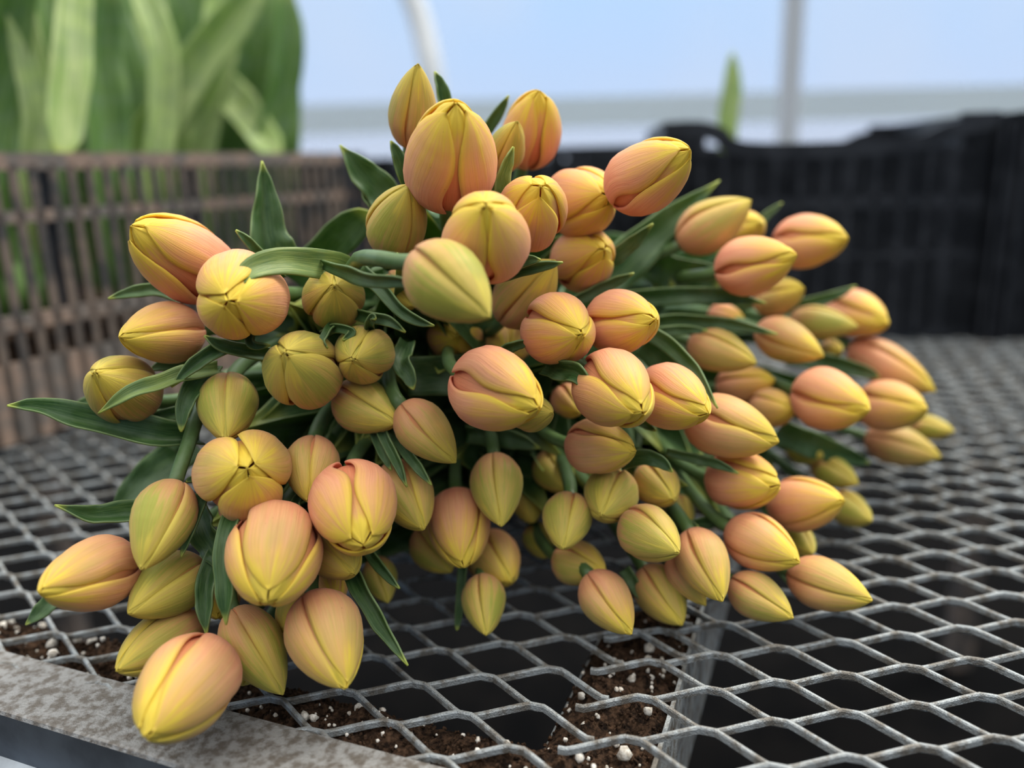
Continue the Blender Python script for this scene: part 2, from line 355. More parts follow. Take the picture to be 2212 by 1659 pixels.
# support beam under the seam: a channel full of soil
bc = on_plane(1300, 1600, -0.014)[:2]; bd = unit(on_plane(1385, 1392, -0.014)[:2]-bc); bn = np.array([bd[1], -bd[0]])
T0 = (0.040-inside_trim(bc))/float(np.dot(bd, tn))      # the beam starts at the bench edge
b = MB(); prism_along(b, bc, bd, bn, T0, 1.5, [(-0.024, -0.020), (0.024, -0.020), (0.024, -0.0085), (0.0258, -0.0085), (0.0258, -0.075), (0.0238, -0.075), (0.0238, -0.022), (-0.024, -0.022)])
b.build('support_beam', M_METAL, bench, BL)
for (lx, ly) in ((-0.9, 1.5), (0.9, 1.5), (0.7, 0.1)):
    b = MB(); b.box((lx, ly, -0.42), (0.02, 0.02, 0.39)); b.build('leg', M_DUSTDARK, bench, BL)

# potting soil spilled on the ledges below the mesh, with perlite
rs = random.Random(5)
def fbm(x, y, s=1.0):
    return (math.sin(x*91*s+1.3)*math.cos(y*83*s+.7) + .6*math.sin(x*211*s+y*171*s) + .35*math.cos(x*433*s-y*397*s+2))/1.95
def soil_strip(name, a2, d2, n2, t0, t1, w0, w1, zb, hgt, nt_, nw_, holes):
    V = []; F = []
    for i in range(nt_+1):
        for j in range(nw_+1):
            t = t0 + (t1-t0)*i/nt_; q = w0 + (w1-w0)*j/nw_; p = a2 + d2*t + n2*q
            e = min(1, 4*min(j/nw_, 1-j/nw_)); e2 = min(1, 8*min(i/nt_, 1-i/nt_))
            h = hgt*(0.62 + 0.5*fbm(p[0], p[1])) * (e**.6) * (e2**.6) * holes(t) + rs.uniform(-.0009, .0009)
            V.append((p[0], p[1], zb + max(0.0004, h)))
    for i in range(nt_):
        for j in range(nw_): k = i*(nw_+1)+j; F.append([k, k+1, k+nw_+2, k+nw_+1])
    return V, F
def crumbs(b, V, n, r0, r1, lift=0.4):
    for _ in range(n):
        v = V[rs.randrange(len(V))]; r = rs.uniform(r0, r1)
        b.ball((v[0]+rs.uniform(-.001, .001), v[1]+rs.uniform(-.001, .001), v[2]+r*lift), r, rs, 6, 4)
V1, F1 = soil_strip('s', trimO[0], tdir, tn, -0.16, 0.30, 0.030, 0.071, -0.016, 0.0135, 230, 26, lambda t: 1.0 if t < 0.02 or t > 0.10 else 0.55)
V2, F2 = soil_strip('s', bc, bd, bn, T0, 0.42, -0.023, 0.0245, -0.020, 0.0135, 300, 26, lambda t: 1.0 if t < 0.12 else 0.75)
for (V, F, lab) in ((V1, F1, 'dark brown potting soil spilled along the ledge inside the bench edge'), (V2, F2, 'dark brown potting soil filling the beam beneath the bench mesh joint')):
    b = MB(); b.v = list(map(np.array, V)); b.f = [list(f) for f in F]; crumbs(b, V, 2600, 0.0004, 0.0012)
    tag(b.build('potting_soil', M_SOIL, loc=V[0]), lab, 'soil', kind='stuff')
    b = MB(); crumbs(b, V, 170, 0.0005, 0.0011, 0.9); crumbs(b, V, 60, 0.0011, 0.0023, 0.9); crumbs(b, V, 12, 0.0022, 0.0032, 0.8)
    tag(b.build('perlite', M_PERL, loc=V[0], smooth=True), 'white perlite grains scattered over the soil ' + ('by the bench edge' if V is V1 else 'under the mesh joint'), 'perlite', kind='stuff')

# ------------------------------------------------------------------ crates
def crate(name, c0, along, length, depth_dir, depth, height, mats, nslat, rails, label, corner_up=0.0, dip=0.0, sw=0.0035):
    """ventilated bulb crate: four corner posts, four side panels of rails and slats, a rim and a floor"""
    a = np.array([*unit(along), 0]); dd = np.array([*unit(depth_dir), 0]); z = np.array([0, 0, 1.0]); c0 = np.array([*c0, 0.002])
    rim_m, slat_m, post_m, back_m = mats
    r = empty(name, c0+a*length/2+dd*depth/2); L0 = np.array(r.location); tag(r, label, 'crate')
    ctr = c0+a*length/2+dd*depth/2
    for sa in (0, 1):
        for sd in (0, 1):
            b = MB(); pc = c0 + a*(length*sa) + dd*(depth*sd); ia = a*(1-2*sa); idd = dd*(1-2*sd); hh = (height+corner_up)/2
            b.box(pc + ia*0.022 + idd*0.003 + z*hh, (0.022, 0.003, hh), (ia, idd, z)); b.box(pc + idd*0.022 + ia*0.003 + z*hh, (0.003, 0.022, hh), (ia, idd, z))
            b.build('corner_post', post_m, r, L0)
    for side in range(4):
        if side < 2: o = c0 + dd*(depth*side); ax, ln, nr = a, length, dd*(1-2*side)
        else: o = c0 + a*(length*(side-2)); ax, ln, nr = dd, depth, a*(1-2*(side-2))
        b = MB()
        for zr, hr in rails:
            if zr > height*0.9: continue
            b.box(o + ax*ln/2 + nr*0.0035 + z*zr, (ln/2, 0.0035, hr), (ax, nr, z))
        b.build('side_rail', rim_m if side == 0 else back_m, r, L0)
        b = MB(); n = max(4, int(nslat*ln/length)); top = height-0.010-(dip if side < 2 else 0)
        for k in range(n+1):
            b.box(o + ax*(ln*k/n) + nr*0.002 + z*(top/2), (sw, 0.0020, top/2), (ax, nr, z))
        b.build('side_slats', slat_m if side == 0 else back_m, r, L0)
        b = MB()
        if dip and side < 2:
            path = [(0.0, 0), (0.10, 0), (0.17, -.25), (0.27, -1), (0.72, -1), (0.86, -.4), (1.0, 0)]
            pts = [o + ax*ln*s_ + nr*0.003 + z*(height-0.008+corner_up*(1 if q == 0 else 0.0)+dip*q) for s_, q in path]
            b.sweep(catmull(pts, 40), [(-.004, -.010), (.004, -.010), (.004, .008), (-.004, .008)])
            for s0, s1 in ((0, .13), (.90, 1.0)): b.box(o + ax*ln*(s0+s1)/2 + nr*0.003 + z*(height-.030), (ln*(s1-s0)/2, .003, .020), (ax, nr, z))
        else: b.box(o + ax*ln/2 + nr*0.005 + z*(height-0.007), (ln/2, 0.005, 0.007), (ax, nr, z))
        b.build('rim', rim_m if side == 0 else back_m, r, L0)
    b = MB(); b.box(ctr + z*0.006, (length/2-.004, depth/2-.004, 0.003), (a, dd, z)); b.build('crate_floor', back_m, r, L0)
    return r
g0 = on_plane(0, 975)[:2]; g1 = on_plane(400, 850)[:2]; ga = unit(g1-g0); gn = np.array([-ga[1], ga[0]])
def height_at(p2, py):                                    # z of the point above p2 seen at frame row py
    lo, hi = 0.0, 0.6
    for _ in range(40):
        m_ = (lo+hi)/2; v = np.array([*p2, m_])-EYE; y = 829.5-FPX*np.dot(v, UP)/np.dot(v, FW)
        lo, hi = (m_, hi) if y > py else (lo, m_)
    return lo
HC = height_at(g0, 335)
LC0 = g0 - ga*0.07
crate('bulb_crate', LC0, ga, 0.60, gn, 0.40, HC, (M_DUSTY, M_DUSTDARK, M_BLACK, M_DUSTDARK), 34,
      [(HC-.052, .005), (HC*.42, .0065), (.034, .034)], 'dusty brown slatted bulb crate on the left with tulip leaves growing out of it')
def on_face(px, py, back):               # where the sight line meets the crate's long side, set back a little
    v = FW + RT*((px-1106)/FPX) + UP*(-(py-829.5)/FPX); n3 = np.array([*gn, 0]); o3 = np.array([*(LC0+gn*back), 0])
    return EYE + v*(np.dot(o3-EYE, n3)/np.dot(v, n3))
bulb = [o for o in bpy.data.objects if o.name == 'bulb_crate'][0]
for (xa, ya, xb, yb) in ((85, 352, 190, 850), (405, 352, 440, 760)):
    b = MB(); b.sweep([on_face(xa, ya, .02), on_face(xb, yb, .02)], [(-.011, -.004), (.011, -.004), (.011, .004), (-.011, .004)], upv=(*gn, 0))
    b.build('brace', M_BLACK, bulb, np.array(bulb.location))
LCm = LC0 + ga*0.30 + gn*0.20
b = MB(); b.box((*LCm, 0.05), (0.29, 0.19, 0.038), (np.array([*ga, 0]), np.array([*gn, 0]), np.array([0, 0, 1.])))
tag(b.build('crate_soil', M_SOIL, loc=(*LCm, 0.01)), 'brown soil filling the bottom of the dusty bulb crate', 'soil', kind='stuff')
c1 = on_plane(1425, 735)[:2]; c2 = on_plane(2108, 730)[:2]; ca = unit(c2-c1); cn = np.array([-ca[1], ca[0]])
H1 = height_at(c1, 268)
crate('black_crate', c1, ca, float(np.linalg.norm(c2-c1)), cn, 0.34, H1, (M_BLACK, M_BLACK, M_BLACK, M_BLACK), 13,
      [(H1-.066, .026), (H1*.50, .026), (H1*.20, .046)], 'black plastic crate on the right with high corners and a dipped rim', 0.0, 0.026, .012)
c3 = np.array([-0.12, 1.38]); 
crate('black_crate', c3, (1, -.06), 0.40, (0.06, 1), 0.30, 0.245, (M_BLACK, M_BLACK, M_BLACK, M_BLACK), 12,
      [(.19, .035), (.11, .026), (.030, .03)], 'black plastic crate in the middle distance behind the tulip pile', 0.0, 0.0, .012)
c4 = on_plane(2112, 736)[:2] + np.array([.022, 0])
c5 = np.array([-0.58, 1.36])
crate('black_crate', c5, (1, .03), 0.40, (-0.03, 1), 0.26, 0.236, (M_BLACK, M_BLACK, M_BLACK, M_BLACK), 12,
      [(.19, .030), (.11, .026), (.030, .03)], 'far black crate seen between the bulb crate and the top of the tulip pile', 0.0, 0.0, .012)
crate('black_crate', c4, (1, -.05), 0.40, (0.05, 1), 0.34, height_at(c4, 243), (M_BLACK, M_BLACK, M_BLACK, M_BLACK), 20,
      [(H1*.8, .04), (H1*.5, .04), (.05, .05)], 'tall black crate cut off by the right edge of the picture', 0.0, 0.0, .012)

# ------------------------------------------------------------------ leaves
def leaf_mesh(name, P, W, mat, parent, loc, cup=0.35, tilt=0.0, nseg=26, face=None, wave=0.0, rng=None, thick=0.0006):
    """P: centre line from base to tip, W: half widths; a ribbon folded along its midrib"""
    C = catmull(P, nseg); Wd = np.interp(np.linspace(0, 1, nseg), np.linspace(0, 1, len(W)), W)
    t_ = np.linspace(0, 1, nseg); Wd = Wd*np.minimum(1, np.sqrt(np.clip((1-t_)*6.5, 0, 1))) + 0.0002
    tan = np.gradient(C, axis=0); nv = 9; V = []; UV = []
    ph = rng.uniform(0, 6) if rng else 0
    for i in range(nseg):
        t = unit(tan[i]); f = (EYE - C[i]) if face is None else np.asarray(face, float)
        n = unit(f - np.dot(f, t)*t); s = np.cross(t, n)
        a = tilt if np.isscalar(tilt) else np.interp(t_[i], np.linspace(0, 1, len(tilt)), tilt)
        n, s = n*math.cos(a)+s*math.sin(a), s*math.cos(a)-n*math.sin(a)
        for j in range(nv):
            q = -1 + 2*j/(nv-1); wv = wave*Wd[i]*math.sin(i*0.75+ph+(2 if q > 0 else 0))*abs(q)
            V.append(C[i] + s*(q*Wd[i]*(1-0.12*cup)) + n*(cup*Wd[i]*(abs(q)**1.4) + wv)); UV.append((j/(nv-1), t_[i]))
    F = [[i*nv+j, i*nv+j+1, (i+1)*nv+j+1, (i+1)*nv+j] for i in range(nseg-1) for j in range(nv-1)]
    return solid(mesh_obj(name, V, F, mat, parent, loc, UV), thick, 0)

# ------------------------------------------------------------------ the tulips
# centre x, y, tip x, y, width (frame px), length/width, distance, ripeness, openness, roll, label
T = [
 (400,560,283,487,165,1.5,.372,.9,.8,30,'large open orange tulip at the upper left, lying high with its yellow tip pointing left'),
 (355,720,258,728,132,1.62,.37,.6,.1,60,'closed peach tulip lying level, tip left, just below the big open orange one at left'),
 (265,840,204,804,145,1.45,.366,.35,.2,1000,'rounded pale tan tulip bud at the left edge, half crossed by a thin green leaf'),
 (520,642,492,650,184,1.25,.346,.75,.7,1020,'peach and yellow three-lobed tulip seen head-on, partly under the tip of the broad curling leaf'),
 (722,643,722,617,130,1.35,.37,.25,.1,1060,'small olive yellow tulip bud seen tip-on just below the broad curling leaf'),
 (785,767,762,777,123,1.35,.368,.22,.3,1040,'small olive tulip bud seen tip-on with three loose lobes, right of the wide olive one'),
 (652,798,615,762,162,1.3,.36,.2,.35,985,'wide olive green tulip bud with a rumpled upper petal, left of the small three-lobed one'),
 (492,878,487,948,127,1.5,.368,.1,.0,62,'closed lime tulip bud hanging straight down above the head-on yellow four-notched flower on the left'),
 (788,880,858,915,118,1.5,.372,.2,.1,42,'olive tulip bud below the small three-lobed one, pointing right into the next bud'),
 (918,930,985,1000,110,1.55,.37,.32,.1,60,'tan and green tulip bud slanting down right, long leaf tips hanging below it'),
 (527,1027,535,1012,188,1.2,.347,.6,.8,1070,'pale yellow peach tulip seen head-on with deep notches between its petals, on the left side'),
 (674,1010,668,1086,114,1.45,.367,.42,.1,60,'narrow yellow peach tulip bud pointing down, right beside the head-on notched flower'),
 (767,1095,785,1178,182,1.3,.345,.85,.65,60,'round pink peach tulip, tip down, with a wide split at its top, lower left heap'),
 (592,1195,577,1300,197,1.35,.335,.6,.5,0,'big half open peach tulip pointing down, one broad front petal with gaps either side'),
 (350,1124,305,1232,132,1.6,.342,.12,.0,36,'lime green closed tulip bud hanging from a visible thick stem at the left'),
 (200,1240,83,1280,150,1.6,.338,.6,.3,40,'peach tulip bud lying over the mesh at the far lower left, tip pointing left'),
 (365,1266,277,1326,132,1.6,.355,.12,.05,60,'dull olive tulip bud wedged in shade under the hanging lime bud'),
 (352,1386,250,1450,122,1.75,.352,.3,.35,0,'brownish tulip bud with yellow inner edges lying in shade just above the lowest tulip'),
 (405,1485,313,1592,195,1.4,.320,.6,.45,-20,'lowest and nearest tulip, large peach bud lying on the dirty metal bench edge'),
 (550,1397,612,1501,126,1.65,.343,.1,.0,54,'slender green tulip bud pointing down between the lowest bud and the speckled bud'),
 (705,1375,747,1488,165,1.45,.340,.55,.05,73,'plump peach and lemon tulip bud with black specks, tip down on the mesh'),
 (722,1193,765,1240,115,1.45,.363,.42,.2,60,'golden tulip bud tucked under the round pink split tulip'),
 (640,1328,614,1363,90,1.5,.368,.3,.5,60,'crumpled yellow tulip mostly hidden behind the slender green and the speckled buds'),
 (875,1067,915,1145,122,1.5,.382,.4,.25,36,'tan tulip bud behind the right side of the round pink split tulip'),
 (992,1137,1002,1226,132,1.5,.397,.7,.4,15,'dusky pink half open tulip pointing down in the lower middle'),
 (1074,1052,1083,1138,112,1.6,.391,.2,.0,60,'smooth yellow green tulip bud hanging straight down near the middle of the pile'),
 (1068,1208,1103,1258,115,1.5,.405,.5,.1,42,'peach tulip bud below and right of the dusky pink half open one'),
 (1045,1302,1050,1373,95,1.6,.398,.2,.0,65,'small green yellow tulip bud, the bottom one of the middle column, hanging to the mesh'),
 (937,1187,975,1236,92,1.5,.418,.28,.1,60,'dim gold tulip bud peeping out behind the left side of the dusky pink one'),
 (822,1250,838,1303,74,1.6,.415,.2,.0,60,'small shaded green tulip bud behind the long leaf at lower middle left'),
 (968,612,1058,686,165,1.5,.303,.1,.0,45,'blurred pale lemon green tulip in the upper middle on a thick bent stem'),
 (858,480,886,400,128,1.55,.37,.3,.05,-25,'tan tulip bud pointing up behind the blurred pale lemon bud'),
 (893,240,903,137,103,1.8,.378,.28,.05,40,'highest tulip of the pile, narrow yellow green bud against the sky'),
 (972,345,985,222,190,1.4,.352,.75,.7,-50,'large open peach and yellow tulip standing upright just below the highest bud'),
 (1048,512,1050,445,187,1.25,.325,.72,.4,1002,'rounded orange yellow tulip seen head-on in the upper middle, slightly blurred'),
 (1148,458,1168,402,148,1.4,.362,.8,.55,20,'orange tulip with loose overlapping petals directly right of the rounded head-on one'),
 (1258,435,1318,422,152,1.35,.375,.85,.3,-35,'plump orange tulip with tip pointing right, left of the lone bud over the dark crate'),
 (1397,380,1491,323,150,1.5,.372,.85,.5,-40,'big orange tulip pointing up to the right against the black crates'),
 (1145,285,1165,196,125,1.5,.415,.97,.55,-35,'deep orange open tulip at the top, blurred behind the small green bud'),
 (1095,320,1118,262,82,1.7,.388,.2,.0,40,'small yellow green bud between the large upright tulip and the deep orange one'),
 (1262,560,1306,538,130,1.35,.396,.88,.4,-40,'shaded orange tulip under the plump one, tip pointing right'),
 (1135,635,1200,562,125,1.6,.39,.35,.05,50,'large olive brown bud in shade behind the blurred lemon bud, pointing up to the right'),
 (985,722,985,728,122,1.3,.425,.62,.3,1000,'blurred pink tulip in the dark hollow just below the blurred lemon bud'),
 (1095,750,1100,765,102,1.4,.43,.5,.2,1050,'shadowy brown tulip deep in the hollow right of the blurred pink one'),
 (868,628,893,662,82,1.5,.39,.35,.1,60,'dark tan bud hidden behind the left side of the blurred lemon bud'),
 (1208,713,1257,722,152,1.3,.362,.9,.35,1002,'bright orange three-lobed tulip facing right in the centre, rumpled yellow tip'),
 (1343,697,1416,690,138,1.4,.375,.9,.35,50,'bright orange tulip directly right of the three-lobed orange one'),
 (1070,842,1163,882,170,1.35,.343,.88,.6,-55,'large pink peach tulip in the exact middle, tip right with an open gap'),
 (1150,892,1194,892,82,1.5,.365,0,.05,0,'small green bud tucked behind the tip of the central pink peach tulip'),
 (1327,843,1386,890,165,1.35,.352,.75,.55,60,'open peach tulip right of centre with a broad gap at its upper left'),
 (1452,860,1530,893,136,1.45,.374,.75,.45,-60,'peach tulip with a wavy yellow petal edge, next right of the open peach one'),
 (1568,922,1683,955,130,1.55,.402,.6,.4,50,'long peach tulip with a yellow tip under the arching thin leaf on the right'),
 (1293,966,1374,975,117,1.45,.384,.6,.25,25,'peach tulip with a pointed front petal, below the open peach one right of centre'),
 (1225,1124,1215,1186,105,1.45,.388,.15,.05,50,'small upright-seamed yellow bud pointing down, left one of the pair in the lower centre'),
 (1318,1072,1297,1114,116,1.4,.384,.2,.05,60,'small yellow bud, right one of the pair in the lower centre'),
 (1402,1154,1467,1195,118,1.4,.378,.28,.05,20,'plump yellow green bud pointing down right, below the right bud of the centre pair'),
 (1420,1048,1455,1080,97,1.45,.408,.35,.1,30,'shaded tan bud under a short broad leaf, right of the centre pair'),
 (1250,1218,1308,1236,98,1.45,.392,.42,.2,30,'yellow peach bud pointing right just below the left bud of the centre pair'),
 (1312,1298,1364,1371,108,1.5,.387,.55,.05,60,'peach and lemon bud touching the mesh with its tip, bottom centre right'),
 (1428,1283,1474,1351,105,1.55,.392,.38,.1,58,'tan and yellow bud resting on the mesh right of the peach and lemon one'),
 (1520,1214,1560,1300,112,1.6,.386,.52,.1,65,'long yellow peach bud pointing down, beside the slim crescent-shaped bud'),
 (1480,1250,1525,1309,62,1.9,.391,.5,.1,0,'slim crescent-shaped yellow bud squeezed between two fuller buds at lower right'),
 (1640,1173,1728,1216,118,1.5,.396,.65,.05,-20,'smooth peach bud pointing right in the lower right fan'),
 (1637,1290,1714,1336,97,1.55,.389,.45,.05,45,'lemon peach bud lying on the mesh, middle of the three lowest buds on the right'),
 (1782,1262,1885,1298,112,1.65,.398,.5,.05,-50,'long lemon peach bud lying on the mesh, rightmost of the lowest buds'),
 (1600,1040,1685,1048,125,1.4,.412,.95,.5,25,'deep coral tulip with orange inside showing, on the right side'),
 (1735,1088,1825,1082,118,1.6,.428,.62,.0,-20,'smooth pale peach bud right of the deep coral tulip'),
 (1835,1100,1884,1126,74,1.6,.49,.08,.0,10,'blurred green bud poking out behind the smooth pale peach bud'),
 (1800,1020,1855,1046,70,1.6,.51,0,.0,30,'dark green bud in shadow at the right, above the smooth pale peach bud'),
 (1738,972,1777,988,66,1.5,.515,0,.0,60,'dark green bud in deep shade right of the long peach tulip'),
 (1552,758,1635,785,95,1.6,.45,.35,.0,20,'yellow green bud with a sharp tip under the two long level leaves on the right'),
 (1698,736,1780,770,93,1.7,.48,.5,.05,-50,'blurred peach and lemon bud right of the sharp-tipped yellow green one'),
 (1605,830,1675,820,86,1.6,.48,.7,.0,30,'orange brown bud in shade below the sharp-tipped yellow green one'),
 (1668,882,1715,886,86,1.4,.47,.6,.0,20,'short tan orange bud left of the round peach tulip in the right group'),
 (1790,863,1878,887,130,1.4,.452,.82,.3,-50,'round peach tulip, fullest of the blurred right group'),
 (1922,878,2003,884,110,1.5,.50,.7,.3,35,'blurred pink peach tulip right of the round peach one'),
 (1915,790,2022,846,92,1.8,.535,.6,.0,20,'long blurred peach bud slanting down right, at the upper right edge of the right group'),
 (1940,962,2034,988,86,1.7,.545,.4,.0,40,'blurred lemon tan bud lying lowest at the far right end'),
 (2008,924,2062,932,54,1.8,.57,.05,.0,20,'blurred light green bud, the rightmost of all'),
 (1770,698,1855,706,73,1.8,.52,.12,.0,-10,'slim blurred green yellow bud in the upper part of the right group'),
 (1848,680,1920,700,102,1.55,.54,.82,.2,40,'blurred pink bud crossed by a thin leaf, at the top right of the right group'),
 (1680,640,1738,622,86,1.5,.50,.5,.1,30,'blurred golden bud below the coral pair of upper right tulips'),
 (1567,683,1610,692,52,1.8,.515,.85,.0,20,'faint pink bud between the long level leaves on the right'),
 (1535,487,1624,432,110,1.55,.462,.33,.05,10,'yellow green striped bud pointing up right, leftmost of the upper right trio'),
 (1608,495,1643,481,78,1.5,.50,.6,.5,30,'yellow orange tip showing behind the striped bud of the upper right trio'),
 (1625,572,1722,551,122,1.5,.437,.87,.35,60,'peach tulip with a dark red seam, front one of the upper right trio'),
 (1745,522,1832,515,114,1.55,.50,.87,.3,40,'blurred peach tulip pointing right over the dark crate, rightmost of the upper right trio'),
 (1797,754,1818,757,42,1.6,.53,.4,.2,0,'tiny blurred yellow bud tip beside the long slanting peach bud'),
 (1198,1020,1228,1060,86,1.5,.44,0,.0,40,'very dark green bud in the shadow left of the centre pair'),
 (1470,1104,1488,1135,62,1.5,.44,.18,.0,20,'narrow dim tan bud in the shade below the shaded tan bud'),
 (1728,1170,1756,1196,64,1.6,.445,.08,.0,0,'dim green bud peeping between the smooth peach buds at lower right'),
 (1140,1085,1150,1130,74,1.5,.45,.25,.0,0,'very dim brown bud in the dark right of the smooth yellow green hanging bud'),
 (1228,868,1250,890,72,1.4,.42,.6,.1,30,'dim orange bud in the dark between the central pink tulip and the open peach one'),
 (478,1290,470,1335,80,1.7,.375,.62,.1,0,'sliver of a peach bud behind the two dark upright leaves at lower left'),
 (712,1262,726,1300,82,1.5,.382,.85,.1,0,'sliver of an orange pink bud above the plump speckled bud'),
 (535,1440,522,1478,62,1.8,.362,.05,.5,30,'yellow green petal tips showing between the lowest bud and the slender green bud'),
 (1165,1168,1180,1205,68,1.5,.45,.12,.0,30,'very dim olive bud left of the lower centre pair in the dark'),
]
PR_P = [(0, .10), (.03, .38), (.08, .60), (.16, .80), (.27, .95), (.36, 1.0), (.45, .985), (.58, .89), (.70, .73), (.80, .55), (.88, .37), (.94, .20), (.98, .085), (1, .03)]
PR_R = [(0, .10), (.03, .42), (.08, .66), (.16, .85), (.27, .97), (.38, 1.0), (.52, .975), (.65, .89), (.77, .74), (.86, .56), (.92, .38), (.96, .22), (.985, .11), (1, .04)]
def profile(u, full):
    a = np.interp(u, *zip(*PR_P)); b_ = np.interp(u, *zip(*PR_R)); k = np.ones(5)/5
    return a*(1-full) + b_*full
NU, NV = 34, 17
_u = np.linspace(0, 1, NU)**0.92; _v = np.linspace(-1, 1, NV); _v = np.sign(_v)*np.abs(_v)**0.75
def petal(kind, R, L, ang, open_, full, rng, A, N, B, base, parent, props):
    """one petal: a cupped shell from the flower base to the knot at the tip"""
    inner = kind == 'inner_petal'
    loose = min(1.0, max(0.0, (open_-.12)/.3))
    rk = (0.88-.11*open_ if inner else 1.0 + .02*open_)*(1 + rng.uniform(-.015, .015)*(1+2*open_))
    rp_ = 0.0 if props['head'] else min(1.0, max(0.0, (props['ripe']-.3)/.5)); lk = (1.0 if inner else 0.985 - (.008+.03*rng.random())*rp_ - .015*open_*rng.random())
    phi_max = math.radians(62 if inner else 64.5 - 2.5*loose)
    tw = math.radians(rng.uniform(3, 10)*(1 if rng.random() < .75 else -1)*(0.7+open_*.6))
    ph = rng.uniform(0, 6); pr = profile(_u*lk, full) + (0 if inner else .015*_u); gl, gr = rng.uniform(.24, .46), rng.uniform(.24, .46)
    tuck_n = (0.24 + 0.06*rng.random())*(1-loose) + .05*loose; tuck_p = .07*(1-loose) + .05*loose
    bul = 0.035 + 0.06*open_
    V = []; UV = []
    for i, u in enumerate(_u):
        half = phi_max*(max(0.0, 1-u**14)**.25 if inner else max(0.0, 1-u**(13-6*rp_))**(.38+.15*rp_))
        half = half*(0.86+0.14*min(1, u/.14))
        tipo = (0 if inner else max(0, open_-.35)*0.07*max(0, (u-.70)/.30)**1.3)
        su = math.sin(math.pi*min(1, .10+u*.90))
        for v in _v:
            hv = half
            if not inner: hv = half*(1 - 0.46*open_**.8*math.exp(-((u-(gr if v > 0 else gl))/(.25+.08*math.sin(ph)))**2)*(1 if v*math.cos(ph) > 0 else .7))
            r = R*(pr[i]*rk + tipo)
            edge = abs(v)**(6 if v < 0 else 9)
            r *= 1 + bul*(1-v*v)*su**.7 - (tuck_p if v > 0 else tuck_n)*edge*su**.8 + (0.035*(1-loose)*v*abs(v)*su if not inner else 0)
            r += R*0.020*open_*math.sin(u*10+ph+(0 if v > 0 else 2))*abs(v)**3
            r *= 1 - 0.016*math.exp(-(v/.08)**2)*min(1, u/.25)
            if inner and u > .84: r *= 1 + min(1, (u-.84)/.08)*(.07*math.sin(v*6+ph)+.05*math.sin(v*13+2*ph)) + .10*rp_*(u-.84)/.16
            a = ang + v*hv + tw*(u-.5)
            z = L*(u*lk) - L*0.03*abs(v)**3*math.sin(math.pi*u)*(1 + open_)
            V.append(base + A*z + (N*math.cos(a) + B*math.sin(a))*r); UV.append(((v+1)/2, u))
    F = [[i*NV+j, i*NV+j+1, (i+1)*NV+j+1, (i+1)*NV+j] for i in range(NU-1) for j in range(NV-1)]
    o = mesh_obj('petal', V, F, M_PETAL, parent, props['loc'], UV)
    solid(o, 0.0009, -1.0); o['ripe'] = float(props['ripe']+rng.uniform(-.08, .08)); o['inner'] = 1.0 if inner else 0.0; o['seed'] = rng.random()
    return o

# place every flower: solve the tip's distance so that the bud keeps its length
DS = 1.0
buds = []
for (cx, cy, tx, ty, Wp, ratio, d, ripe, op, roll, label) in T:
    buds.append(dict(c=(cx, cy), t=(tx, ty), W=Wp, ratio=ratio, d=d, ripe=ripe, op=op, roll=roll, label=label))
def solve(bd):
    C = at(*bd['c'], bd['d']); R = bd['W']*bd['d']/FPX/2; L = 2*R*bd['ratio']*1.04
    ray = unit(at(*bd['t'], 1.0)-EYE); oc = EYE-C; bq = np.dot(ray, oc); cq = np.dot(oc, oc)-(.55*L)**2; disc = bq*bq-cq
    if disc <= 0: s = -bq; Tp = EYE+ray*s; L = np.linalg.norm(Tp-C)/.55
    else: s = -bq-math.sqrt(disc); Tp = EYE+ray*s
    A = unit(Tp-C); bd.update(C=C, A=A, L=L, R=R, base=C-A*.45*L, tip=C+A*.55*L)
for bd in buds: solve(bd)
def balls(bd):
    C, A, L, R = bd['C'], bd['A'], bd['L'], bd['R']; return [(C-A*.22*L, R*.74), (C, R*.93), (C+A*.24*L, R*.70)]
for it in range(30):                       # settle: buds that would sink into each other make room in depth
    moved = 0
    for i in range(len(buds)):
        for j in range(i+1, len(buds)):
            a, c = buds[i], buds[j]
            if np.linalg.norm(a['C']-c['C']) > (a['L']+c['L'])*.6: continue
            pen = max(r1+r2-np.linalg.norm(p1-p2) for p1, r1 in balls(a) for p2, r2 in balls(c))
            if pen > 0.001:
                f, k = (a, c) if a['d'] < c['d'] else (c, a); k['d'] += min(.004, pen*.55); f['d'] -= min(.0012, pen*.12); solve(k); solve(f); moved += 1
    for bd in buds:                        # keep clear of the bench
        low = min(p[2]-r for p, r in balls(bd))
        if low < 0.0005: bd['d'] -= min(.003, (0.0005-low)*.8); solve(bd)
    if not moved: break

